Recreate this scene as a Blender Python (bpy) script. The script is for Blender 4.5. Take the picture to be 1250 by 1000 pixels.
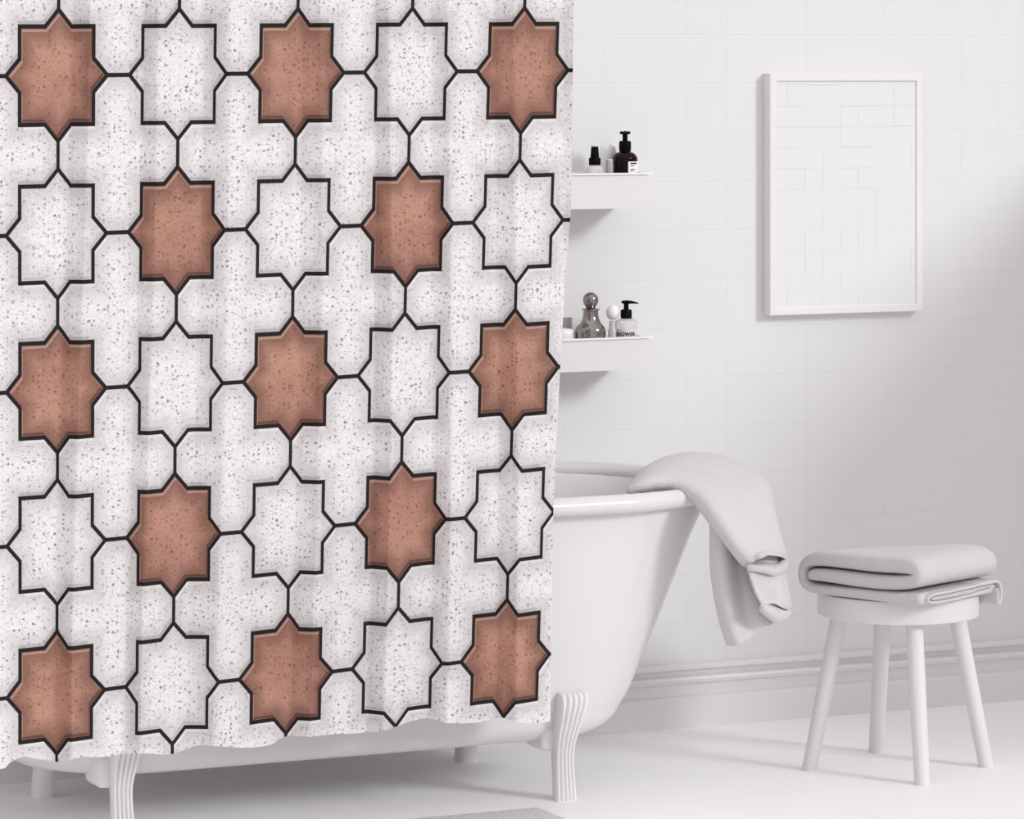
import bpy, bmesh, math, random
from mathutils import Vector, Matrix

for o in list(bpy.data.objects):
    bpy.data.objects.remove(o)
scene = bpy.context.scene
col = scene.collection
R = math.radians
random.seed(7)

# ------------------------------------------------------------------ camera
FPX, HOR, CXP, CAMH, CAMY = 4600.0, 82.0, 625.0, 1.6, -8.1267
YAW = R(24.756925)
cam_d = bpy.data.cameras.new('camera')
cam = bpy.data.objects.new('camera', cam_d)
col.objects.link(cam)
cam.location = (0, CAMY, CAMH)
cam.rotation_euler = (R(90), 0, -YAW)
cam_d.sensor_fit = 'HORIZONTAL'
cam_d.sensor_width = 36
cam_d.lens = FPX / 1250 * 36
cam_d.shift_y = -(500 - HOR) / 1250
cam_d.clip_end = 60
scene.camera = cam

# ------------------------------------------------------------------ light
world = bpy.data.worlds.new('daylight')
scene.world = world
world.use_nodes = True
bg = world.node_tree.nodes['Background']
bg.inputs['Color'].default_value = (1.0, 0.962, 0.968, 1)
# the rest of the room: brighter ceiling, dimmer right hand side
_wn = world.node_tree.nodes; _wl = world.node_tree.links
_tc = _wn.new('ShaderNodeTexCoord')
_dp = _wn.new('ShaderNodeVectorMath'); _dp.operation = 'DOT_PRODUCT'
_wl.new(_tc.outputs['Generated'], _dp.inputs[0]); _dp.inputs[1].default_value = (-0.20, -0.40, 0.78)
_ma = _wn.new('ShaderNodeMath'); _ma.operation = 'MULTIPLY_ADD'; _ma.use_clamp = False
_wl.new(_dp.outputs['Value'], _ma.inputs[0]); _ma.inputs[1].default_value = 1.0; _ma.inputs[2].default_value = 0.335
_wl.new(_ma.outputs[0], bg.inputs['Strength'])
scene.cycles.diffuse_bounces = 10

sun_d = bpy.data.lights.new('sun', 'SUN')
sun = bpy.data.objects.new('sun', sun_d)
col.objects.link(sun)
sun.location = (8, -4, 4)
SUN_DIR = Vector((-0.55, 0.9, -0.45))
sun.rotation_euler = SUN_DIR.to_track_quat('-Z', 'Y').to_euler()
sun_d.energy = 1.55
sun_d.angle = R(13)
sun_d.color = (0.985, 1.0, 1.0)

scene.view_settings.view_transform = 'Standard'
scene.view_settings.look = 'None'
scene.view_settings.exposure = -0.12
scene.view_settings.gamma = 1.0
scene.view_settings.use_curve_mapping = False

# ------------------------------------------------------------------ helpers
_s, _c = math.sin(YAW), math.cos(YAW)


def at(px, py, Y):
    """the point of the photograph's pixel at the distance plane y = Y"""
    dx = _s * FPX + _c * (px - CXP)
    dy = _c * FPX - _s * (px - CXP)
    dz = -(py - HOR)
    t = (Y - CAMY) / dy
    return Vector((dx * t, Y, CAMH + dz * t))


def smooth(o, ang=40):
    me = o.data
    for p in me.polygons:
        p.use_smooth = True
    if ang < 180:
        bm = bmesh.new(); bm.from_mesh(me)
        for e in bm.edges:
            e.smooth = not (len(e.link_faces) == 2 and e.calc_face_angle(0) > R(ang))
        bm.to_mesh(me); bm.free()


def obj(name, bm, m, parent=None, ang=40, recalc=True):
    if recalc:
        bmesh.ops.recalc_face_normals(bm, faces=bm.faces)
    me = bpy.data.meshes.new(name)
    bm.to_mesh(me); bm.free()
    o = bpy.data.objects.new(name, me)
    col.objects.link(o)
    if m:
        me.materials.append(m)
    if parent:
        o.parent = parent
    smooth(o, ang)
    return o


def tag(o, label, cat, group=None):
    o['label'] = label
    o['category'] = cat
    if group:
        o['group'] = group
    return o


def thing(name, label, cat, loc=(0, 0, 0), rz=0, group=None):
    o = bpy.data.objects.new(name, None)
    o.empty_display_size = 0.05
    col.objects.link(o)
    o.location = loc
    o.rotation_euler = (0, 0, rz)
    return tag(o, label, cat, group)


def struct(o):
    o['kind'] = 'structure'
    return o


def add_box(bm, lo, hi, bev=0.0, seg=2):
    r = bmesh.ops.create_cube(bm, size=1)
    vs = r['verts']
    for v in vs:
        v.co = Vector([lo[i] + (hi[i] - lo[i]) * (v.co[i] + 0.5) for i in range(3)])
    if bev:
        es = list({e for v in vs for e in v.link_edges})
        bmesh.ops.bevel(bm, geom=es, offset=bev, segments=seg, profile=0.5, affect='EDGES')


def add_grid(bm, rows, close_u=False, close_v=False):
    """rows: list of lists of Vectors -> quads; returns vert rows"""
    V = [[bm.verts.new(p) for p in r] for r in rows]
    n, m = len(V), len(V[0])
    for i in range(n if close_v else n - 1):
        for j in range(m if close_u else m - 1):
            a, b = V[i][j], V[i][(j + 1) % m]
            c, d = V[(i + 1) % n][(j + 1) % m], V[(i + 1) % n][j]
            try:
                bm.faces.new((a, b, c, d))
            except ValueError:
                pass
    return V


def add_lathe(bm, prof, seg=32, cx=0, cy=0, cap0=True, cap1=True):
    rows = []
    for r, z in prof:
        rows.append([Vector((cx + r * math.cos(2 * math.pi * k / seg), cy + r * math.sin(2 * math.pi * k / seg), z)) for k in range(seg)])
    V = add_grid(bm, rows, close_u=True)
    if cap0:
        bm.faces.new(V[0][::-1])
    if cap1:
        bm.faces.new(V[-1])


def add_tube(bm, pts, rad, seg=16):
    rows = []
    n = len(pts)
    for i, p in enumerate(pts):
        p = Vector(p)
        d = (Vector(pts[min(i + 1, n - 1)]) - Vector(pts[max(i - 1, 0)])).normalized()
        a = d.cross(Vector((0, 0, 1)))
        if a.length < 1e-3:
            a = Vector((1, 0, 0))
        a.normalize()
        b = d.cross(a)
        r = rad[i] if isinstance(rad, (list, tuple)) else rad
        rows.append([p + (a * math.cos(2 * math.pi * k / seg) + b * math.sin(2 * math.pi * k / seg)) * r for k in range(seg)])
    V = add_grid(bm, rows, close_u=True)
    bm.faces.new(V[0][::-1]); bm.faces.new(V[-1])


def catmull(pts, n):
    """resample a list of tuples with a Catmull-Rom spline, n points per span"""
    out = []
    m = len(pts)
    P = [pts[0]] + list(pts) + [pts[-1]]
    for i in range(1, m):
        p0, p1, p2, p3 = P[i - 1], P[i], P[i + 1], P[i + 2]
        for k in range(n):
            t = k / n
            out.append(tuple(0.5 * ((2 * b) + (-a + c) * t + (2 * a - 5 * b + 4 * c - d) * t * t + (-a + 3 * b - 3 * c + d) * t ** 3)
                             for a, b, c, d in zip(p0, p1, p2, p3)))
    out.append(tuple(pts[-1]))
    return out


def interp(x, pts):
    if x <= pts[0][0]:
        return pts[0][1]
    for (a, b), (c, d) in zip(pts, pts[1:]):
        if x <= c:
            return b + (d - b) * (x - a) / (c - a)
    return pts[-1][1]


# ------------------------------------------------------------------ materials
def new_mat(name, color=(0.8, 0.8, 0.8), rough=0.5, spec=0.5, metal=0.0, trans=0.0, coat=0.0, ior=1.45):
    m = bpy.data.materials.new(name)
    m.use_nodes = True
    b = m.node_tree.nodes['Principled BSDF']
    b.inputs['Base Color'].default_value = (*color, 1)
    b.inputs['Roughness'].default_value = rough
    b.inputs['Specular IOR Level'].default_value = spec
    b.inputs['Metallic'].default_value = metal
    b.inputs['Transmission Weight'].default_value = trans
    b.inputs['Coat Weight'].default_value = coat
    b.inputs['IOR'].default_value = ior
    return m


class G:
    """tiny expression builder over math nodes"""
    def __init__(s, m):
        s.nt = m.node_tree
        s.b = s.nt.nodes['Principled BSDF']

    def node(s, t, **kw):
        n = s.nt.nodes.new(t)
        for k, v in kw.items():
            setattr(n, k, v)
        return n

    def put(s, sock, v):
        if isinstance(v, (int, float)):
            sock.default_value = v
        elif isinstance(v, tuple):
            sock.default_value = v if len(v) == 4 or sock.type == 'VECTOR' else (*v, 1)
        else:
            s.nt.links.new(v, sock)

    def m(s, op, a, b=None, c=None, clamp=False):
        n = s.node('ShaderNodeMath', operation=op, use_clamp=clamp)
        for i, v in enumerate((a, b, c)):
            if v is not None:
                s.put(n.inputs[i], v)
        return n.outputs[0]

    def step(s, v, lo, hi, a=0.0, b=1.0):
        n = s.node('ShaderNodeMapRange', interpolation_type='SMOOTHSTEP')
        s.put(n.inputs[0], v)
        for i, q in enumerate((lo, hi, a, b)):
            s.put(n.inputs[i + 1], q)
        return n.outputs[0]

    def mix(s, f, a, b):
        n = s.node('ShaderNodeMix', data_type='RGBA')
        s.put(n.inputs[0], f); s.put(n.inputs[6], a); s.put(n.inputs[7], b)
        return n.outputs[2]

    def scale(s, c, f):
        n = s.node('ShaderNodeVectorMath', operation='SCALE')
        s.put(n.inputs[0], c); s.put(n.inputs[3], f)
        return n.outputs[0]

    def xyz(s, x, y, z=0.0):
        n = s.node('ShaderNodeCombineXYZ')
        s.put(n.inputs[0], x); s.put(n.inputs[1], y); s.put(n.inputs[2], z)
        return n.outputs[0]

    def coords(s, kind='Object'):
        n = s.node('ShaderNodeTexCoord')
        q = s.node('ShaderNodeSeparateXYZ')
        s.nt.links.new(n.outputs[kind], q.inputs[0])
        return n.outputs[kind], q.outputs[0], q.outputs[1], q.outputs[2]

    def noise(s, v, sc, det=2.0, rough=0.5):
        n = s.node('ShaderNodeTexNoise')
        s.put(n.inputs['Vector'], v)
        n.inputs['Scale'].default_value = sc
        n.inputs['Detail'].default_value = det
        n.inputs['Roughness'].default_value = rough
        return n.outputs['Fac']

    def bump(s, h, dist, strength=1.0):
        n = s.node('ShaderNodeBump')
        n.inputs['Strength'].default_value = strength
        n.inputs['Distance'].default_value = dist
        s.put(n.inputs['Height'], h)
        s.nt.links.new(n.outputs[0], s.b.inputs['Normal'])


M = {}
M['white_paint'] = new_mat('white_paint', (0.71, 0.69, 0.697), 0.42, 0.4)
M['trim_paint'] = new_mat('trim_paint', (0.75, 0.73, 0.737), 0.35, 0.45)
M['enamel'] = new_mat('enamel', (0.71, 0.70, 0.705), 0.18, 0.5)
M['leg_enamel'] = new_mat('leg_enamel', (0.80, 0.78, 0.785), 0.28, 0.5)
M['shelf_white'] = new_mat('shelf_white', (0.745, 0.735, 0.74), 0.4, 0.4)
M['frame_white'] = new_mat('frame_white', (0.80, 0.775, 0.78), 0.35, 0.4)
M['rim_white'] = new_mat('rim_white', (0.90, 0.89, 0.893), 0.3, 0.5)
M['black_plastic'] = new_mat('black_plastic', (0.004, 0.004, 0.0045), 0.4, 0.06)
M['amber_glass'] = new_mat('amber_glass', (0.012, 0.004, 0.0028), 0.06, 0.16)
M['clear_glass'] = new_mat('clear_glass', (0.97, 0.96, 0.955), 0.10, 0.4, trans=0.6)
M['white_glaze'] = new_mat('white_glaze', (0.88, 0.87, 0.875), 0.25, 0.5)
M['smoke_glass'] = new_mat('smoke_glass', (0.62, 0.60, 0.605), 0.15, 0.5, trans=0.3)
M['pewter'] = new_mat('pewter', (0.29, 0.265, 0.255), 0.13, 0.5, metal=1.0)
M['paper'] = new_mat('paper', (0.86, 0.85, 0.85), 0.6, 0.3)
M['grey_label'] = new_mat('grey_label', (0.66, 0.65, 0.655), 0.6, 0.3)
M['ink'] = new_mat('ink', (0.006, 0.006, 0.006), 0.6, 0.1)

# wall tiles: joints in a running pattern, as thin grooves
m = M['wall_tile'] = new_mat('wall_tile', (0.80, 0.80, 0.80), 0.38, 0.35)
g = G(m)
vec, x, y, z = g.coords()
uu = g.m('DIVIDE', g.m('SUBTRACT', x, 4.1027), 0.2217)
vv = g.m('DIVIDE', g.m('SUBTRACT', z, 0.7268), 0.1189)
kk = g.m('FLOOR', vv); cc = g.m('FLOOR', uu); bb = g.m('ROUND', uu)
dv = g.m('MULTIPLY', g.m('ABSOLUTE', g.m('SUBTRACT', vv, g.m('ROUND', vv))), 0.1189)
du = g.m('MULTIPLY', g.m('ABSOLUTE', g.m('SUBTRACT', uu, bb)), 0.2217)
odd = g.m('FLOORED_MODULO', g.m('ADD', kk, bb), 2.0)
okb = g.m('MAXIMUM', odd, g.m('LESS_THAN', bb, 2.5))
du = g.m('ADD', du, g.m('SUBTRACT', 1.0, okb))
ds = g.m('MULTIPLY', g.m('ABSOLUTE', g.m('SUBTRACT', g.m('SUBTRACT', uu, cc), 0.5)), 0.2217)
sp = g.m('MULTIPLY', g.m('LESS_THAN', g.m('FLOORED_MODULO', g.m('ADD', kk, cc), 2.0), 0.5),
         g.m('MAXIMUM', g.m('LESS_THAN', cc, 0.5), g.m('GREATER_THAN', cc, 3.5)))
ds = g.m('ADD', ds, g.m('SUBTRACT', 1.0, sp))
dd = g.m('MINIMUM', dv, g.m('MINIMUM', du, ds))
g.bump(g.step(dd, 0.0004, 0.0034), 0.0008, 0.28)
groove = g.step(dd, 0.0006, 0.0022)
g.put(g.b.inputs['Base Color'], g.mix(groove, (0.715, 0.711, 0.711), (0.74, 0.738, 0.738)))

# floor: large glossy white tiles
m = M['floor_tile'] = new_mat('floor_tile', (0.93, 0.93, 0.93), 0.45, 0.12)
g = G(m)
vec, x, y, z = g.coords()
lu = g.m('MULTIPLY', g.m('PINGPONG', g.m('ADD', x, 0.13), 0.3), 1.0)
lv = g.m('MULTIPLY', g.m('PINGPONG', g.m('ADD', y, 0.23), 0.3), 1.0)
ld = g.m('MINIMUM', lu, lv)
gr = g.step(ld, 0.0008, 0.0022)
nz = g.noise(vec, 2.2, 3.0)
tone = g.mix(g.step(nz, 0.35, 0.7), (0.93, 0.925, 0.925), (0.95, 0.948, 0.945))
g.put(g.b.inputs['Base Color'], g.mix(gr, (0.88, 0.875, 0.875), tone))
g.bump(gr, 0.0006, 0.4)

# towels: cotton with a fine pile
def towel_mat(name, c):
    m = new_mat(name, c, 0.95, 0.1)
    g = G(m)
    vec, x, y, z = g.coords()
    n = g.noise(vec, 420.0, 2.0, 0.6)
    n2 = g.noise(vec, 26.0, 3.0)
    g.bump(g.m('ADD', g.m('MULTIPLY', n, 0.6), g.m("MULTIPLY", n2, 2.2)), 0.0022, 0.9)
    g.b.inputs['Sheen Weight'].default_value = 0.15
    return m
M['towel'] = towel_mat('cotton_towel', (0.63, 0.605, 0.612))
M['towel_dark'] = towel_mat('cotton_towel_grey', (0.60, 0.575, 0.582))

# bath mat
m = M['mat'] = new_mat('bath_mat_pile', (0.5, 0.47, 0.47), 0.95, 0.1)
g = G(m)
vec, x, y, z = g.coords()
n = g.noise(vec, 210.0, 3.0, 0.7)
g.put(g.b.inputs['Base Color'], g.mix(g.step(n, 0.36, 0.64), (0.66, 0.63, 0.635), (0.93, 0.90, 0.905)))
g.bump(n, 0.006, 1.0)

# picture print: white sheet with a faint broken grid of hair lines
m = M['print'] = new_mat('print', (0.90, 0.90, 0.90), 0.3, 0.35)
g = G(m)
vec, x, y, z = g.coords()
pu = g.m('DIVIDE', x, 0.0502); pv = g.m('DIVIDE', z, 0.0512)
eu = g.m('MULTIPLY', g.m('ABSOLUTE', g.m('SUBTRACT', pu, g.m('ROUND', pu))), 0.0502)
ev = g.m('MULTIPLY', g.m('ABSOLUTE', g.m('SUBTRACT', pv, g.m('ROUND', pv))), 0.0512)
wn = g.node('ShaderNodeTexWhiteNoise', noise_dimensions='2D')
g.put(wn.inputs['Vector'], g.xyz(g.m('ROUND', pu), g.m('FLOOR', pv)))
wn2 = g.node('ShaderNodeTexWhiteNoise', noise_dimensions='2D')
g.put(wn2.inputs['Vector'], g.xyz(g.m('FLOOR', g.m('MULTIPLY', pu, 0.5)), g.m('ADD', g.m('ROUND', pv), 37.0)))
lnu = g.m('MULTIPLY', g.step(eu, 0.0008, 0.0016, 1.0, 0.0), g.step(wn.outputs[0], 0.45, 0.9))
upz = g.step(z, 0.26, 0.36, 0.25, 1.0)
lnv = g.m('MULTIPLY', g.step(ev, 0.0008, 0.0016, 1.0, 0.0), g.m('MULTIPLY', upz, g.step(wn2.outputs[0], 0.2, 0.8)))
ln = g.m('MAXIMUM', lnu, lnv)
g.put(g.b.inputs['Base Color'], g.mix(ln, (0.765, 0.765, 0.765), (0.67, 0.665, 0.665)))

# curtain cloth: printed star-and-cross tiles with terrazzo chips
m = M['curtain'] = new_mat('curtain_print', (0.85, 0.85, 0.85), 0.6, 0.25)
g = G(m)
uvn = g.node('ShaderNodeUVMap'); uvn.uv_map = 'UVMap'
sx = g.node('ShaderNodeSeparateXYZ'); g.nt.links.new(uvn.outputs[0], sx.inputs[0])
u, v = sx.outputs[0], sx.outputs[1]
ru, rv = g.m('ROUND', u), g.m('ROUND', v)
fu, fv = g.m('SUBTRACT', u, ru), g.m('SUBTRACT', v, rv)
def star(a, b):
    a, b = g.m('ABSOLUTE', a), g.m('ABSOLUTE', b)
    d1 = g.m('SUBTRACT', g.m('MAXIMUM', a, b), 0.306)
    d2 = g.m('MULTIPLY', g.m('SUBTRACT', g.m('ADD', a, b), 0.412), 0.7071)
    return g.m('MINIMUM', d1, d2)
d = star(fu, fv)
au, av = g.m('ABSOLUTE', fu), g.m('ABSOLUTE', fv)
far = g.m('LESS_THAN', g.m('MAXIMUM', au, av), 0.405)
conn = g.m('ADD', g.m('MINIMUM', au, av), far)
dist = g.m('MINIMUM', g.m('ABSOLUTE', d), conn)
inside = g.m('LESS_THAN', d, 0.0)
par = g.m('LESS_THAN', g.m('FLOORED_MODULO', g.m('ADD', ru, rv), 2.0), 0.5)
rust = g.m('MULTIPLY', inside, par)
pv2 = g.xyz(g.m('MULTIPLY', u, 145.0), g.m('MULTIPLY', v, 188.0))
nz = g.noise(pv2, 0.016, 3.0)
fine = g.noise(pv2, 0.22, 3.0, 0.7)
def chips(sc, lo, size=0.30):
    vo = g.node('ShaderNodeTexVoronoi', voronoi_dimensions='2D')
    w = g.node('ShaderNodeTexNoise'); g.put(w.inputs['Vector'], pv2); w.inputs['Scale'].default_value = 0.35
    off = g.node('ShaderNodeVectorMath', operation='MULTIPLY_ADD')
    g.put(off.inputs[0], w.outputs['Color']); off.inputs[1].default_value = (6.0, 6.0, 0); g.put(off.inputs[2], pv2)
    g.put(vo.inputs['Vector'], off.outputs[0]); vo.inputs['Scale'].default_value = sc
    q = g.node('ShaderNodeSeparateColor'); g.nt.links.new(vo.outputs['Color'], q.inputs[0])
    rad = g.m('MULTIPLY', g.step(q.outputs[0], lo, 1.0), size)
    e = g.m('SUBTRACT', rad, vo.outputs['Distance'])
    return g.m('MULTIPLY', g.step(e, -0.02, 0.10), g.m('MULTIPLY_ADD', q.outputs[1], 0.7, 0.3))
ch = g.m('MAXIMUM', chips(0.165, 0.0, 0.31), g.m('MULTIPLY', chips(0.29, 0.15, 0.31), 0.75))
ch2 = chips(0.17, 0.55)
white = g.mix(g.step(fine, 0.3, 0.7), (0.84, 0.82, 0.828), (0.97, 0.957, 0.96))
white = g.mix(g.m('MULTIPLY', ch2, 0.8), white, (0.97, 0.97, 0.97))
white = g.mix(g.m('MULTIPLY', ch, 0.95), white, (0.22, 0.20, 0.215))
# the print is shaded darker towards its joints
white = g.mix(g.step(dist, 0.012, 0.17, 0.60, 0.0), white, (0.57, 0.525, 0.54))
base = g.mix(g.step(nz, 0.35, 0.65), (0.45, 0.23, 0.166), (0.56, 0.30, 0.224))
base = g.mix(g.m('MULTIPLY', g.step(fine, 0.38, 0.7), 0.6), base, (0.58, 0.33, 0.26))
base = g.mix(g.m('MULTIPLY', ch, 0.75), base, (0.15, 0.055, 0.04))
base = g.mix(g.step(dist, 0.015, 0.17, 0.75, 0.0), base, (0.20, 0.095, 0.072))
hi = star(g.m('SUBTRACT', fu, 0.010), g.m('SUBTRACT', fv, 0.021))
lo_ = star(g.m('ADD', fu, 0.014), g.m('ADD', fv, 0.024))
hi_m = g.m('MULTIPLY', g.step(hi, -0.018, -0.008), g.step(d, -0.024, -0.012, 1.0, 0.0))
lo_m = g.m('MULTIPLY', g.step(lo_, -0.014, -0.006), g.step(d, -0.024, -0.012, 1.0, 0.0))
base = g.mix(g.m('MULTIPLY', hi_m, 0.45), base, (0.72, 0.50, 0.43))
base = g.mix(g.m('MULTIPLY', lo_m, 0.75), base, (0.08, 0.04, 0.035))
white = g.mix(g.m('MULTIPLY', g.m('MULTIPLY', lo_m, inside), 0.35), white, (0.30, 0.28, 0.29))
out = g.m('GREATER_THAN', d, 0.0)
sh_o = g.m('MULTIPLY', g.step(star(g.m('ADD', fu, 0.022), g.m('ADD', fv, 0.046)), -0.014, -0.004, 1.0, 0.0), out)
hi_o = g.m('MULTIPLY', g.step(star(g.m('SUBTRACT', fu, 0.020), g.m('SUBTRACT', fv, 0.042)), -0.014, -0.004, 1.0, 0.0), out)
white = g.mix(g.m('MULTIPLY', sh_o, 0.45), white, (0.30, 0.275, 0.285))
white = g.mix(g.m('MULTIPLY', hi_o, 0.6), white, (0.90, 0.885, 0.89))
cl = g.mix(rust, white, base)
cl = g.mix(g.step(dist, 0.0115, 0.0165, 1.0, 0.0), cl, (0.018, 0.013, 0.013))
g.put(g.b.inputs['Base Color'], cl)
g.bump(g.noise(pv2, 1.6, 1.0), 0.0004, 0.3)
# thin cloth lets some of the daylight through
tr = g.node('ShaderNodeBsdfTranslucent'); g.put(tr.inputs['Color'], cl)
mx = g.node('ShaderNodeMixShader'); mx.inputs[0].default_value = 0.34
g.nt.links.new(g.b.outputs[0], mx.inputs[1]); g.nt.links.new(tr.outputs[0], mx.inputs[2])
g.nt.links.new(mx.outputs[0], g.nt.nodes['Material Output'].inputs['Surface'])

# ------------------------------------------------------------------ the room
bm = bmesh.new(); add_box(bm, (0.6, 0.0, 0.0), (5.70, 0.10, 2.45))
wall = struct(obj('wall_back', bm, M['wall_tile']))
bm = bmesh.new(); add_box(bm, (-1.5, -8.8, -0.06), (5.70, 0.10, 0.0))
floor = struct(obj('floor', bm, M['floor_tile']))
bm = bmesh.new(); add_box(bm, (5.60, -2.1, 0.0), (5.70, 0.0, 1.62))  # unseen half wall, added to cast the diagonal shade on the back wall
struct(obj('sun_blocker_right', bm, M['white_paint']))
# skirting with a moulded top
prof = [(0, .1535), (.0165, .1535), (.0195, .1515), (.020, .147), (.0185, .141), (.011, .1375), (.006, .135), (.0055, .1265),
        (.010, .1240), (.019, .1225), (.0215, .1165), (.019, .109), (.0105, .1025), (.009, .092), (.0095, .0768), (.0175, .0745), (.0225, .069), (.0225, 0), (0, 0)]
bm = bmesh.new()
add_grid(bm, [[Vector((X, -a, b)) for a, b in prof] for X in (0.6, 2.0, 3.5, 5.598)])
struct(obj('baseboard_back', bm, M['trim_paint'], ang=25))

# ------------------------------------------------------------------ bathtub
TX, TY = 3.059, -0.445


def stadium(a, b, n=22, flat=8):
    """half length a, half width b -> closed outline"""
    L = max(a - b, 0.01)
    pts = []
    for k in range(n + 1):
        t = -math.pi / 2 + math.pi * k / n
        pts.append((L + b * math.cos(t), b * math.sin(t)))
    for k in range(1, flat):
        pts.append((L - 2 * L * k / flat, b))
    for k in range(n + 1):
        t = math.pi / 2 + math.pi * k / n
        pts.append((-L + b * math.cos(t), b * math.sin(t)))
    for k in range(1, flat):
        pts.append((-L + 2 * L * k / flat, -b))
    return pts


tub = thing('bathtub', 'white freestanding claw foot bathtub behind the star patterned shower curtain', 'bathtub', (TX, TY, 0))
outer = [(.10, .02, .117), (.48, .12, .118), (.60, .19, .121), (.66, .225, .128), (.690, .248, .142), (.708, .262, .159), (.722, .270, .182), (.745, .282, .22),
         (.775, .297, .29), (.800, .308, .345), (.832, .318, .42), (.862, .327, .49), (.893, .335, .56), (.918, .341, .610), (.925, .345, .640)]
inner = [(.918, .350, .655), (.905, .334, .640), (.880, .320, .58), (.83, .302, .45), (.77, .276, .30), (.70, .24, .20), (.62, .20, .155), (.45, .12, .14), (.10, .02, .138)]
bm = bmesh.new()
rows = [[Vector((px, py, z)) for px, py in stadium(a + .004, b)] for a, b, z in catmull(outer, 3) + catmull(inner, 3)]
V = add_grid(bm, rows, close_u=True)
bm.faces.new(V[0][::-1]); bm.faces.new(V[-1])
obj('basin', bm, M['enamel'], tub, 180)
bm = bmesh.new()
rows = []
for k in range(20):
    t = 2 * math.pi * k / 20
    rr = 0.0205
    oa, oz = rr * 1.15 * math.cos(t), rr * math.sin(t)
    rows.append([Vector((px, py, 0.6535 + oz)) for px, py in stadium(.932 + oa, .366 + oa, 30)])
add_grid(bm, rows, close_u=True, close_v=True)
obj('rim', bm, M['enamel'], tub, 180)


def leg_mesh():
    """fluted claw leg, its face towards -y"""
    bm = bmesh.new()
    # z, centre x, width, front y, back y
    st = [(0.0, .0, .050, -.004, .034), (.04, -.001, .047, -.002, .034), (.08, -.004, .045, -.004, .032), (.115, -.006, .046, -.010, .034),
          (.15, -.005, .052, -.022, .050), (.185, -.002, .058, -.034, .075), (.215, .001, .066, -.042, .095), (.232, .002, .068, -.040, .095), (.240, .002, .064, -.030, .09)]
    st = catmull(st, 4)
    rows = []
    nf = 5
    for z, cx, w, fy, by in st:
        ring = []
        N = nf * 8
        for k in range(N + 1):
            s = k / N
            ph = s * nf * math.pi
            crown = abs(math.sin(ph))
            ring.append(Vector((cx - w / 2 + w * s, fy - 0.0075 * (crown ** 0.7) - 0.004 * math.sin(math.pi * s), z)))
        bw = w * 0.42
        for k in range(9):
            t = math.pi * k / 8
            ring.append(Vector((cx + bw * math.cos(t), by - .012 + .012 * math.sin(t), z)))
        rows.append(ring)
    V = add_grid(bm, rows, close_u=True)
    bm.faces.new(V[0][::-1]); bm.faces.new(V[-1])
    return bm


def bracket_mesh():
    bm = bmesh.new()
    add_box(bm, (-.053, .004, .108), (.018, .10, .175), .012, 3)
    return bm


leg_data = None
for lx, ly, rz in ((3.5493, -0.7077, 0), (2.536, -0.7077, 0), (3.5436, -0.182, math.pi), (2.5276, -0.182, math.pi)):
    if leg_data is None:
        lo = obj('leg', leg_mesh(), M['leg_enamel'], tub, 50)
        br = obj('bracket', bracket_mesh(), M['leg_enamel'], lo, 50)
        leg_data = (lo.data, br.data)
    else:
        lo = bpy.data.objects.new('leg', leg_data[0]); col.objects.link(lo); lo.parent = tub
        br = bpy.data.objects.new('bracket', leg_data[1]); col.objects.link(br); br.parent = lo
    lo.location = (lx - TX, ly - TY, 0)
    lo.rotation_euler = (0, 0, rz)

# ------------------------------------------------------------------ shower curtain
CY = -0.87
EDGE = [(.2, 3.4368), (.4165, 3.4387), (.6258, 3.4426), (.7652, 3.4484), (.9569, 3.46), (1.1489, 3.4716), (1.2885, 3.4852), (1.516, 3.4891), (1.7435, 3.491), (2.1, 3.493)]
HEM = [(2.1202, .2215), (2.2213, .2006), (2.2417, .2105), (2.2689, .2199), (2.3064, .2104), (2.339, .203), (2.3923, .2137), (2.4443, .2064), (2.5228, .2104), (2.5843, .2007),
       (2.6551, .2171), (2.7443, .2036), (2.7983, .2029), (2.8345, .2171), (2.9255, .2171), (2.999, .2117), (3.0786, .2229), (3.1477, .2316), (3.2229, .2192), (3.2797, .2151),
       (3.3273, .222), (3.3848, .2074), (3.4368, .2054)]
HEMS = catmull(HEM, 4)
CU = [2.2165, 3.95202, -0.07453, -0.11626, -0.01163, -0.00145, 0.00601, 0.00128, -0.00601]
CV = [1.85894, 0.02418, -3.21692, 0.00567, -0.0046, 0.09222, 0.01068, 0.00228, 0.0039]


def poly(c, X, Z):
    X -= 2.9; Z -= 1.0
    return c[0] + c[1] * X + c[2] * Z + c[3] * X * Z + c[4] * X * X + c[5] * Z * Z + c[6] * X * X * Z + c[7] * X * Z * Z + c[8] * Z ** 3


CREASE = [1.93, 2.135, 2.35, 2.50, 2.63, 2.85, 3.02, 3.153, 3.305, 3.47, 3.62]


def fold(X, Z):
    """soft pleats: a valley at each crease, a steep rise on its right, easing back to the next"""
    Xs = X + 0.012 * math.sin(2.1 * Z + 3 * X) - 0.012 * (Z - 1.0)
    h = 0.0
    for i, (a, c) in enumerate(zip(CREASE, CREASE[1:])):
        if a <= Xs <= c:
            t = (Xs - a) / (c - a)
            h = (t / .30) ** 1.1 if t < .30 else ((1 - t) / .70) ** 1.25
            break
    amp = 0.036 if i % 2 == 0 else 0.030
    return -amp * h + 0.010 + 0.002 * math.sin(41 * X - 3 * Z)


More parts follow.
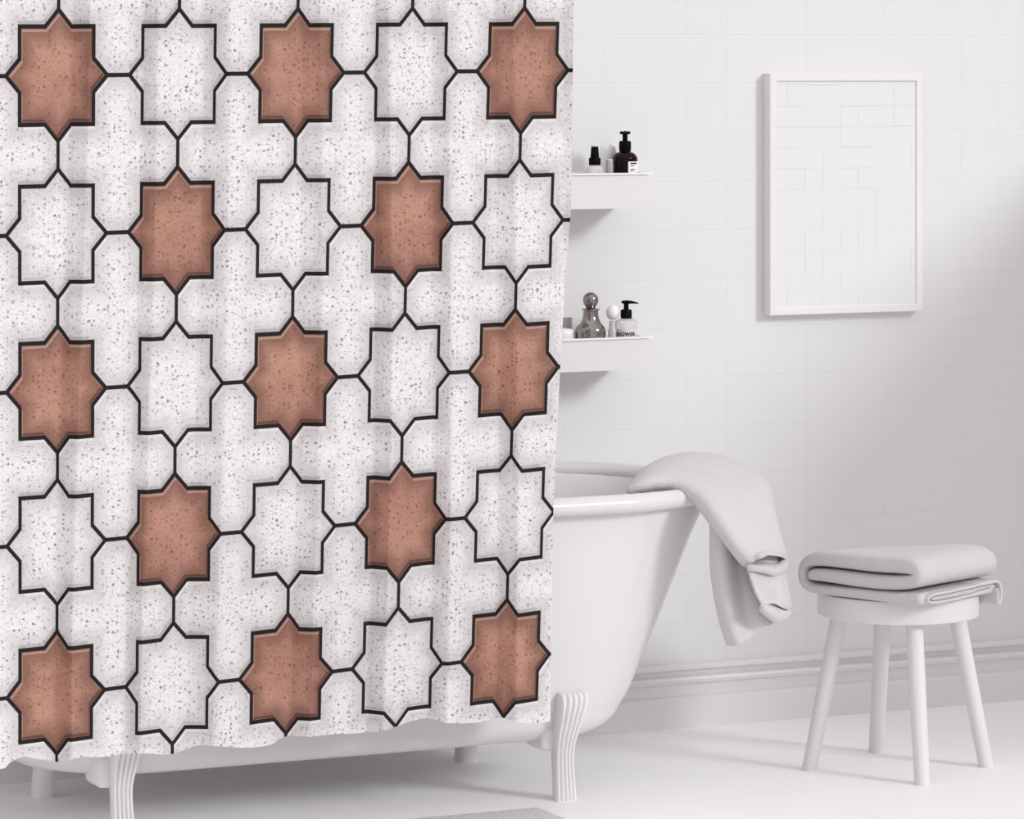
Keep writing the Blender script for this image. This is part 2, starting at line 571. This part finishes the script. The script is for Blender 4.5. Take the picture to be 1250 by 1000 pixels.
bm = bmesh.new()
NX, NZ = 300, 60
rows, uv0 = [], []
for j in range(NZ + 1):
    t = j / NZ
    row = []
    for i in range(NX + 1):
        s = i / NX
        Xr = interp(.2 + 1.75 * t, EDGE)
        X = 2.02 + (Xr - 2.02) * s
        zb = interp(X, HEMS)
        Z = zb + (1.95 - zb) * t
        off = fold(X, Z)
        row.append(Vector((X + .48 * off, CY + off, Z)))
        uv0.append((poly(CU, X, Z), poly(CV, X, Z)))
    rows.append(row)
V = add_grid(bm, rows)
bm.verts.index_update()
uvl = bm.loops.layers.uv.new('UVMap')
for f_ in bm.faces:
    for l in f_.loops:
        l[uvl].uv = uv0[l.vert.index]
cur = obj('shower_curtain', bm, M['curtain'], None, 180, recalc=False)
tag(cur, 'white and rust star tile print shower curtain hanging in front of the tub', 'curtain')

# ------------------------------------------------------------------ picture on the wall
pic = thing('framed_picture', 'white framed print of faint thin grid lines on the tiled wall', 'picture', (4.4254, -0.001, 0.9925))
FW, FH, FD, FB = 0.4337, 0.592, 0.034, 0.0195
bm = bmesh.new()
def frame_ring(y, ins):
    return [Vector((ins, y, ins)), Vector((FW - ins, y, ins)), Vector((FW - ins, y, FH - ins)), Vector((ins, y, FH - ins))]
add_grid(bm, [frame_ring(0, 0), frame_ring(-FD + .002, 0), frame_ring(-FD, .002), frame_ring(-FD, FB - .002), frame_ring(-FD + .002, FB), frame_ring(-FD + .006, FB), frame_ring(0, FB)],
         close_u=True, close_v=True)
obj('frame', bm, M['frame_white'], pic, 30)
bm = bmesh.new(); add_box(bm, (FB - .001, -FD + .004, FB - .001), (FW - FB + .001, -0.002, FH - FB + .001))
obj('print', bm, M['print'], pic, 30)

# ------------------------------------------------------------------ wall shelves
def tray(name, label, z_top, z_bot):
    t = thing(name, label, 'shelf', (0, 0, 0), 0, 'white tray shelves on the wall')
    xr, xl, d = 4.0255, 3.62, 0.165
    bm = bmesh.new()
    w = .006
    add_box(bm, (xl, -d, z_bot), (xr, -d + w, z_top - .004))       # front
    add_box(bm, (xl, -w - .001, z_bot), (xr, -.001, z_top - .004))  # back
    add_box(bm, (xl, -d + w, z_bot), (xl + w, -w - .001, z_top - .004))
    add_box(bm, (xr - w, -d + w, z_bot), (xr, -w - .001, z_top - .004))
    add_box(bm, (xl + w, -d + w, z_bot), (xr - w, -w - .001, z_top - .030))
    obj('tray', bm, M['shelf_white'], t, 30)
    bm = bmesh.new()
    e = .0125
    rings = []
    for (o, zz) in ((e, z_top - .004), (e, z_top - .001), (e - .001, z_top), (-w, z_top), (-w, z_top - .004)):
        rings.append([Vector((xl - o, -d - min(o, .005), zz)), Vector((xr + o, -d - min(o, .005), zz)), Vector((xr + o, -.001 - max(-o, 0), zz)), Vector((xl - o, -.001 - max(-o, 0), zz))])
    add_grid(bm, rings, close_u=True, close_v=True)
    obj('rim', bm, M['rim_white'], t, 30)
    return z_top - .030


zu = tray('wall_shelf', 'upper white tray shelf on the wall, holding the amber bottle', 1.3505, 1.2668)
zl = tray('wall_shelf.001', 'lower white tray shelf on the wall, holding the pewter decanter', 0.9630, 0.8852)
YB = -0.125


def bpos(px, py):
    return at(px, py, YB)


# upper shelf
p = bpos(726, 211)
t = thing('spray_bottle', 'small clear spray bottle with black nozzle on the upper shelf', 'bottle', (p.x, YB, zu))
def H(px, py, base):
    return at(px, py, YB).z - base
h = lambda py: H(726, py, zu)
bm = bmesh.new(); add_lathe(bm, catmull([(.019, 0), (.0215, .003), (.0215, .02), (.0215, h(208)), (.0200, h(204.5)), (.0135, h(202)), (.012, h(201))], 3)); obj('glass_body', bm, M['clear_glass'], t, 50)
bm = bmesh.new(); add_lathe(bm, [(.0138, h(201.5)), (.0142, h(200.5)), (.0142, h(193.5)), (.0136, h(192.8)), (.0105, h(192.5)), (.0095, h(186)), (.0085, h(179.5)), (.0075, h(179))]); obj('nozzle', bm, M['black_plastic'], t, 40)
bm = bmesh.new(); add_lathe(bm, [(.0082, h(179)), (.0100, h(178.8)), (.0098, h(177.2)), (.0092, h(176.8))]); obj('clear_cap', bm, M['clear_glass'], t, 40)

p = bpos(763, 211)
t = thing('pump_bottle', 'amber brown pump bottle with white paper label on the upper shelf', 'bottle', (p.x, YB, zu))
h = lambda py: H(763, py, zu)
bm = bmesh.new(); add_lathe(bm, catmull([(.027, 0), (.0298, .004), (.0298, .03), (.0298, h(196)), (.0285, h(191.5)), (.023, h(187.5)), (.0145, h(185.3)), (.012, h(184.5))], 4), 40); obj('glass_body', bm, M['amber_glass'], t, 60)
bm = bmesh.new(); add_lathe(bm, [(.0125, h(185)), (.0142, h(183.5)), (.0145, h(174.5)), (.0125, h(172)), (.0062, h(171.8)), (.0062, h(164.3)), (.0125, h(163.6)), (.0128, h(161)), (.011, h(160.3))])
add_tube(bm, [(0, 0, h(162)), (-.010, -.021, h(162)), (-.012, -.025, h(163))], [.0045, .004, .003]); obj('pump', bm, M['black_plastic'], t, 40)


def cyl_patch(bm, r, a0, a1, z0, z1, n=14):
    rows = []
    for zz in (z0, z1):
        rows.append([Vector((r * math.sin(a0 + (a1 - a0) * k / n), -r * math.cos(a0 + (a1 - a0) * k / n), zz)) for k in range(n + 1)])
    add_grid(bm, rows)


# angles are measured from -y towards +x; the camera looks from about -25 degrees
bm = bmesh.new(); cyl_patch(bm, .0304, R(-12), R(75), .018, h(197)); lab = obj('paper_label', bm, M['paper'], t, 180); lab['label'] = 'white paper label with small dark lines of print'
bm = bmesh.new()
for (z1, w, th) in ((h(199.3), 38, .0016), (h(202.3), 22, .0009), (h(206.5), 26, .0009), (h(208), 18, .0007)):
    cyl_patch(bm, .0307, R(-2), R(-2 + w), z1 - th, z1 + th)
obj('label_print', bm, M['ink'], lab, 180)

p = at(742, 211, -0.075)
t = thing('round_top_bottle', 'pale frosted round topped bottle behind the two upper shelf bottles', 'bottle', (p.x, -.075, zu))
bm = bmesh.new(); add_lathe(bm, catmull([(.018, 0), (.021, .003), (.0212, .05), (.0205, .082), (.016, .094), (.008, .0995), (.001, .1005)], 4)); obj('glass_body', bm, M['white_glaze'], t, 180)
p = at(744, 211, -0.13)
t = thing('glass_vial', 'thin clear glass vial between spray bottle and amber bottle', 'vial', (p.x, -.13, zu))
bm = bmesh.new(); add_lathe(bm, catmull([(.0075, 0), (.0085, .002), (.0085, .055), (.0078, .058)], 3)); obj('glass_body', bm, M['smoke_glass'], t, 60)
bm = bmesh.new(); add_lathe(bm, [(.0079, .058), (.0079, .061), (.007, .0615)]); obj('stopper', bm, M['white_glaze'], t, 40)

# lower shelf
p = bpos(721, 408)
t = thing('decanter', 'polished pewter decanter with ball stopper on the lower shelf', 'decanter', (p.x, YB, zl))
h = lambda py: H(721, py, zl)
bm = bmesh.new(); add_lathe(bm, catmull([(.034, 0), (.0355, .003), (.036, h(409)), (.0362, h(404)), (.0335, h(399.5)), (.0245, h(394)), (.0195, h(388)), (.0178, h(382)), (.0176, h(378.6))], 5), 48)
obj('body', bm, M['pewter'], t, 60)
bm = bmesh.new(); add_lathe(bm, [(.0178, h(378.8)), (.0212, h(378.2)), (.0216, h(377.3)), (.020, h(376.6)), (.012, h(376.4))], 40); obj('collar', bm, M['pewter'], t, 40)
bm = bmesh.new()
zc, rb = h(366.3), .0186
add_lathe(bm, [(.010, h(376.6)), (.012, h(375.2))] + [(rb * math.sin(a), zc - rb * math.cos(a)) for a in [R(q) for q in range(42, 180, 8)]] + [(.0006, zc + rb)], 40); obj('stopper', bm, M['pewter'], t, 70)

p = at(748, 408, -0.115)
t = thing('ball_stopper_bottle', 'white bottle with round ball top between decanter and soap pump', 'bottle', (p.x, -.115, zl))
h = lambda py: at(748, py, -.115).z - zl
bm = bmesh.new(); add_lathe(bm, [(.0105, 0), (.0115, .002), (.0115, h(403)), (.009, h(401)), (.0085, h(392.5)), (.007, h(391.5))], 28); obj('glass_body', bm, M['clear_glass'], t, 50)
bm = bmesh.new(); zc = h(381.5); rb = .0165
add_lathe(bm, [(max(rb * math.sin(R(q)), .0005), zc - rb * math.cos(R(q)) * 1.1) for q in range(20, 181, 8)], 32); obj('ball_top', bm, M['white_glaze'], t, 180)

p = bpos(764.4, 408)
t = thing('soap_pump', 'clear shower gel pump bottle with black pump on the lower shelf', 'bottle', (p.x, YB, zl))
h = lambda py: H(764, py, zl)
bm = bmesh.new(); add_lathe(bm, catmull([(.023, 0), (.0255, .003), (.0255, .02), (.0255, h(396)), (.024, h(391.8)), (.018, h(389.6)), (.0125, h(388.8)), (.0115, h(388))], 4), 40); obj('glass_body', bm, M['clear_glass'], t, 60)
bm = bmesh.new(); add_lathe(bm, [(.012, h(388.8)), (.0135, h(388)), (.0135, h(379.5)), (.0115, h(377.8)), (.006, h(377.5)), (.006, h(371))])
hd = []
for k, (dx, zz, r) in enumerate(((-.0115, 369.2, .0018), (-.010, 368.9, .0035), (0, 368.8, .0046), (.012, 369.0, .0036), (.022, 369.7, .0022), (.029, 370.3, .0012))):
    hd.append(((dx * .908, -dx * .4187, h(zz)), r))
add_tube(bm, [a for a, b in hd], [b for a, b in hd], 14); obj('pump', bm, M['black_plastic'], t, 40)
bm = bmesh.new(); cyl_patch(bm, .0259, R(-115), R(65), .006, h(401.3), 30); lab = obj('grey_label', bm, M['grey_label'], t, 180); lab['label'] = 'translucent grey label printed with the word SHOWER'
# the printed word, bent round the bottle
cu = bpy.data.curves.new('word', 'FONT'); cu.body = 'SHOWER'; cu.size = .0118; cu.offset = .00045; cu.space_character = 1.08
cu.align_x = 'CENTER'; cu.resolution_u = 3
to = bpy.data.objects.new('word', cu); col.objects.link(to)
dg = bpy.context.evaluated_depsgraph_get()
me = bpy.data.meshes.new_from_object(to.evaluated_get(dg))
bpy.data.objects.remove(to)
bm = bmesh.new(); bm.from_mesh(me)
bmesh.ops.subdivide_edges(bm, edges=[e for e in bm.edges if e.calc_length() > .003], cuts=2)
bmesh.ops.triangulate(bm, faces=bm.faces)
zt = h(409.2)
for v_ in bm.verts:
    a = v_.co.x / .0259 + R(-32)
    v_.co = Vector((.02625 * math.sin(a), -.02625 * math.cos(a), zt + v_.co.y))
obj('label_print', bm, M['ink'], lab, 180, recalc=False)

p = at(688, 408, -0.10)
t = thing('soap_dish', 'low rounded white dish at the curtain end of the lower shelf', 'dish', (p.x, -.10, zl))
h = lambda py: at(690, py, -.10).z - zl
bm = bmesh.new(); add_lathe(bm, catmull([(.018, 0), (.024, .004), (.027, .02), (.0265, h(406)), (.022, h(402.5)), (.012, h(401)), (.001, h(400.6))], 4), 36); obj('body', bm, M['white_glaze'], t, 180)
p = at(688, 408, -0.04)
t = thing('tumbler', 'grey smoked tumbler behind the white dish beside the curtain', 'cup', (p.x, -.045, zl))
bm = bmesh.new(); add_lathe(bm, catmull([(.017, 0), (.0185, .003), (.019, .03), (.0195, .068), (.0185, .069), (.0178, .066), (.0172, .03), (.016, .006), (.001, .005)], 3), 36); obj('body', bm, M['smoke_glass'], t, 60)

# ------------------------------------------------------------------ stool
SX, SY = 4.402, -0.686
st = thing('stool', 'round white wooden stool with four splayed legs under the folded towel', 'stool', (SX, SY, 0))
bm = bmesh.new()
zs0, zs1, rs = .352, .405, .1845
add_lathe(bm, [(.15, zs0), (rs - .006, zs0), (rs - .002, zs0 + .0015), (rs, zs0 + .006), (rs, zs1 - .005), (rs - .0015, zs1 - .0015), (rs - .005, zs1), (.1, zs1)], 72)
obj('seat', bm, M['white_paint'], st, 40)
for (fx, fy) in ((4.207, -.6205), (4.3494, -.8803), (4.4584, -.4895), (4.594, -.7548)):
    a = Vector((fx - SX, fy - SY, 0.0)); b = Vector(((fx - SX) * .66, (fy - SY) * .66, zs0 + .002))
    bm = bmesh.new()
    rows = []
    for k in range(6):
        q = a.lerp(b, k / 5)
        rr = .0175 + .0025 * k / 5
        rows.append([Vector((q.x + rr * math.cos(2 * math.pi * j / 24), q.y + rr * math.sin(2 * math.pi * j / 24), q.z)) for j in range(24)])
    V = add_grid(bm, rows, close_u=True)
    bm.faces.new(V[0][::-1]); bm.faces.new(V[-1])
    obj('leg', bm, M['white_paint'], st, 40)

# ------------------------------------------------------------------ folded towel on the stool
PD = Vector((.40, -.917, 0)).normalized(); QD = Vector((.917, .40, 0))
TO = Vector((4.168, -.628, zs1 + .0005))


def ribbon(bm, line, ext, end_r, mapf, wob=0.0):
    """line: (a, b, half thickness); extruded through the list ext with rounded end faces"""
    pts = catmull(line, 6)
    n = len(pts)
    nrm = []
    for i in range(n):
        a, b = pts[max(i - 1, 0)], pts[min(i + 1, n - 1)]
        dx, dz = b[0] - a[0], b[1] - a[1]
        L = math.hypot(dx, dz) or 1
        nrm.append((-dz / L, dx / L, dx / L, dz / L))
    # rounded tips
    rows = []
    e0, e1 = ext
    stops = [e0, e0 + end_r * .3, e0 + end_r, e0 + end_r * 2.2] + [e0 + (e1 - e0) * k / 8 for k in range(2, 7)] + [e1 - end_r * 2.2, e1 - end_r, e1 - end_r * .3, e1]
    sc = [.45, .75, .95, 1] + [1] * 5 + [1, .95, .75, .45]
    for e, s in zip(stops, sc):
        ring = []
        def P(i, k):
            a, b, h = pts[i]
            w = wob * math.sin(21 * a + 9 * e) * (1 if b > .03 else 0.2)
            return mapf(a + nrm[i][0] * h * s * k, b + nrm[i][1] * h * s * k + w, e)
        for i in range(n):
            ring.append(P(i, 1))
        h = pts[-1][2] * s
        for q in (60, 20, -20, -60):
            c_, s_ = math.cos(R(q)), math.sin(R(q))
            ring.append(mapf(pts[-1][0] + nrm[-1][2] * h * c_ + nrm[-1][0] * h * s_, pts[-1][1] + nrm[-1][3] * h * c_ + nrm[-1][1] * h * s_, e))
        for i in range(n - 1, -1, -1):
            ring.append(P(i, -1))
        h = pts[0][2] * s
        for q in (-60, -20, 20, 60):
            c_, s_ = math.cos(R(q)), math.sin(R(q))
            ring.append(mapf(pts[0][0] - nrm[0][2] * h * c_ + nrm[0][0] * h * s_, pts[0][1] - nrm[0][3] * h * c_ + nrm[0][1] * h * s_, e))
        rows.append(ring)
    V = add_grid(bm, rows, close_u=True)
    for Vr in (V[0], V[-1]):
        m_ = len(Vr)
        # quads across the ribbon
        for i in range(n - 1):
            a, b = Vr[i], Vr[i + 1]
            c, d_ = Vr[n + 4 + n - 2 - i], Vr[n + 4 + n - 1 - i]
            bm.faces.new((a, b, c, d_))
        bm.faces.new([Vr[n - 1]] + [Vr[n + k] for k in range(4)] + [Vr[n + 4]])
        bm.faces.new([Vr[2 * n + 3]] + [Vr[2 * n + 4 + k] for k in range(4)] + [Vr[0]])


bm = bmesh.new()
W = .300
mp = lambda a, b, e: TO + PD * a + QD * e + Vector((0, 0, b * (1 + .16 * a / .35 + (e / W) * (-.20 + .20 * a / .35))))
ribbon(bm, [(.335, .0135, .0125), (.28, .0125, .0120), (.17, .0122, .0115), (.06, .0120, .0115), (.028, .0165, .0118), (.0135, .032, .0118), (.0125, .052, .012), (.022, .069, .0135),
            (.05, .0785, .0175), (.11, .0800, .0190), (.20, .0800, .0195), (.285, .0785, .019), (.322, .073, .0185), (.3335, .0605, .0165), (.318, .0475, .0145), (.27, .0425, .0150),
            (.16, .0415, .0160), (.06, .0425, .0150), (.040, .0428, .0140)], (0, W), .016, mp, .0018)
# thin layers of the lower fold seen at the right hand side
mq = lambda a, b, e: TO + QD * a + PD * e + Vector((0, 0, b))
ribbon(bm, [(.285, .030, .0035), (.20, .028, .0035), (.10, .0255, .0035), (.035, .0245, .0035), (.018, .0175, .0035), (.026, .0095, .0035), (.07, .0065, .0035), (.17, .0085, .0035), (.26, .0140, .0035)],
       (.20, .356), .004, mq)
ribbon(bm, [(.27, .0215, .0030), (.18, .0195, .0030), (.09, .0178, .0030), (.042, .0170, .0028), (.036, .0150, .0025), (.05, .0138, .0026), (.12, .0142, .0028), (.20, .0158, .0028)],
       (.20, .352), .004, mq)
ribbon(bm, [(.20, .030, .0035), (.262, .0315, .0035), (.288, .0285, .0038), (.297, .014, .0042), (.298, -.006, .0045), (.294, -.020, .0045), (.287, -.017, .0040), (.286, .002, .0038), (.283, .012, .0038)],
       (.225, .358), .004, mq)
ft = obj('folded_towel', bm, M['towel_dark'], None, 60)
tag(ft, 'pale grey towel folded into a thick flat bundle on the stool', 'towel')

# ------------------------------------------------------------------ towel hung over the tub's end
def sheet(bm, rows, nu=5, nv=5, thick=.009):
    """rows of (px, py, Y) control points -> smooth closed sheet of some thickness"""
    R1 = [catmull([tuple(at(*q)) for q in r], nu) for r in rows]
    m_ = len(R1[0])
    cols_ = [catmull([R1[i][j] for i in range(len(R1))], nv) for j in range(m_)]
    n_ = len(cols_[0])
    P = [[Vector(cols_[j][i]) for j in range(m_)] for i in range(n_)]
    view = Vector((_s, _c, -.13))
    Nn = [[None] * m_ for _ in range(n_)]
    for i in range(n_):
        for j in range(m_):
            du_ = P[i][min(j + 1, m_ - 1)] - P[i][max(j - 1, 0)]
            dv_ = P[min(i + 1, n_ - 1)][j] - P[max(i - 1, 0)][j]
            nn = du_.cross(dv_)
            nn.normalize()
            Nn[i][j] = nn
    A = [[P[i][j] + Nn[i][j] * thick / 2 for j in range(m_)] for i in range(n_)]
    Bk = [[P[i][j] - Nn[i][j] * thick / 2 for j in range(m_)] for i in range(n_)]
    VA = add_grid(bm, A); VB = add_grid(bm, Bk)
    # rounded rim
    def loop(V_):
        return V_[0] + [V_[i][-1] for i in range(1, n_)] + V_[-1][-2::-1] + [V_[i][0] for i in range(n_ - 2, 0, -1)]
    la, lb = loop(VA), loop(VB)
    def out(i, j):
        o_ = Vector()
        if j == 0: o_ += P[i][0] - P[i][1]
        if j == m_ - 1: o_ += P[i][-1] - P[i][-2]
        if i == 0: o_ += P[0][j] - P[1][j]
        if i == n_ - 1: o_ += P[-1][j] - P[-2][j]
        return o_.normalized() * thick * .45 if o_.length > 1e-9 else o_
    idx = [(0, j) for j in range(m_)] + [(i, m_ - 1) for i in range(1, n_)] + [(n_ - 1, j) for j in range(m_ - 2, -1, -1)] + [(i, 0) for i in range(n_ - 2, 0, -1)]
    mid = [bm.verts.new(P[i][j] + out(i, j)) for i, j in idx]
    k_ = len(la)
    for a in range(k_):
        b = (a + 1) % k_
        bm.faces.new((la[a], la[b], mid[b], mid[a]))
        bm.faces.new((mid[a], mid[b], lb[b], lb[a]))


bm = bmesh.new()
# upper band, from the inside of the tub over the rim and down; each row runs from the back over the crown to the turned-under front edge
A_rows = [
    [(772, 600, -.60), (770, 597, -.64), (768, 596, -.69), (767, 597, -.73), (768, 600, -.74), (772, 604, -.72)],
    [(800, 580, -.50), (789, 574, -.56), (783, 580, -.66), (782, 590, -.745), (785, 596, -.76), (792, 597, -.73)],
    [(838, 566, -.42), (818, 559, -.50), (806, 568, -.62), (800, 583, -.745), (801, 594, -.765), (806, 597, -.73)],
    [(880, 570, -.40), (852, 555, -.50), (837, 565, -.63), (826, 583, -.755), (822, 597, -.775), (824, 602, -.73)],
    [(912, 582, -.46), (888, 561, -.55), (868, 574, -.68), (852, 596, -.80), (846, 609, -.82), (847, 613, -.78)],
    [(930, 596, -.54), (914, 576, -.62), (893, 592, -.74), (875, 617, -.85), (864, 630, -.87), (865, 634, -.83)],
    [(940, 612, -.62), (934, 592, -.69), (915, 612, -.79), (893, 641, -.88), (881, 652, -.90), (882, 656, -.87)],
    [(946, 643, -.68), (942, 622, -.74), (927, 640, -.83), (908, 663, -.90), (895, 671, -.915), (896, 675, -.885)],
    [(952, 668, -.72), (949, 650, -.78), (938, 660, -.85), (921, 678, -.91), (907, 685, -.92), (907, 688, -.89)],
    [(958, 684, -.73), (957, 679, -.80), (945, 676, -.865), (930, 678, -.925), (915, 686, -.925), (912, 690, -.89)],
]
A_rows = [r[:4] + [(r[4][0], r[4][1], r[4][2] + .030 * min(1, i / 4)), (r[5][0] + 1, r[5][1], r[5][2] + .055 * min(1, i / 4))] for i, r in enumerate(A_rows)]
sheet(bm, A_rows, 4, 4, .012)
# second fold, under the first hem
B_rows = [
    [(948, 666, -.72), (938, 668, -.78), (922, 674, -.82), (905, 678, -.84)],
    [(955, 688, -.74), (946, 692, -.80), (931, 690, -.845), (912, 689, -.87)],
    [(958, 705, -.75), (949, 710, -.835), (933, 711, -.855), (918, 706, -.895)],
    [(961, 724, -.76), (952, 727, -.845), (939, 727, -.85), (924, 723, -.895)],
    [(964, 742, -.77), (957, 741, -.84), (944, 735, -.875), (931, 737, -.895)],
]
sheet(bm, B_rows, 4, 4, .012)
# innermost layer hanging lowest, with soft vertical waves
C_rows = [
    [(935, 622, -.72), (905, 625, -.78), (890, 622, -.80), (879, 622, -.81), (867, 622, -.80)],
    [(945, 650, -.72), (912, 660, -.79), (894, 655, -.80), (880, 650, -.818), (868, 645, -.80)],
    [(952, 690, -.73), (920, 700, -.80), (899, 695, -.805), (882, 690, -.826), (868, 684, -.80)],
    [(957, 725, -.74), (930, 735, -.82), (906, 732, -.81), (887, 728, -.830), (872, 720, -.80)],
    [(961, 744, -.75), (938, 757, -.83), (914, 766, -.815), (896, 768, -.833), (880, 760, -.80)],
    [(962, 748, -.75), (942, 761, -.83), (918, 775, -.815), (902, 785, -.833), (889, 787, -.80)],
]
sheet(bm, C_rows, 4, 4, .010)
# turned hems
sheet(bm, [[(958, 682, -.755), (947, 690, -.82), (931, 689, -.865), (914, 690, -.89)], [(960, 690, -.79), (949, 697, -.85), (932, 693, -.895), (913, 692, -.915)], [(957, 697, -.775), (946, 702, -.835), (932, 698, -.88), (914, 695, -.895)]], 4, 3, .009)
sheet(bm, [[(964, 744, -.765), (957, 746, -.825), (945, 742, -.86), (931, 737, -.88)], [(964, 749, -.79), (954, 754, -.85), (942, 748, -.885), (929, 740, -.905)], [(958, 753, -.775), (949, 760, -.835), (938, 754, -.87), (928, 744, -.885)]], 4, 3, .009)
tw = obj('hanging_towel', bm, M['towel'], None, 70)
tag(tw, "pale grey towel draped over the bathtub's end rim, hanging in folds", 'towel')

# ------------------------------------------------------------------ bath mat
bm = bmesh.new()
add_box(bm, (2.75, -1.27, 0.0005), (3.443, -.795, .010), .004, 2)
tag(obj('bath_mat', bm, M['mat'], None, 50), 'speckled grey bath mat on the floor beside the tub leg', 'bath mat')
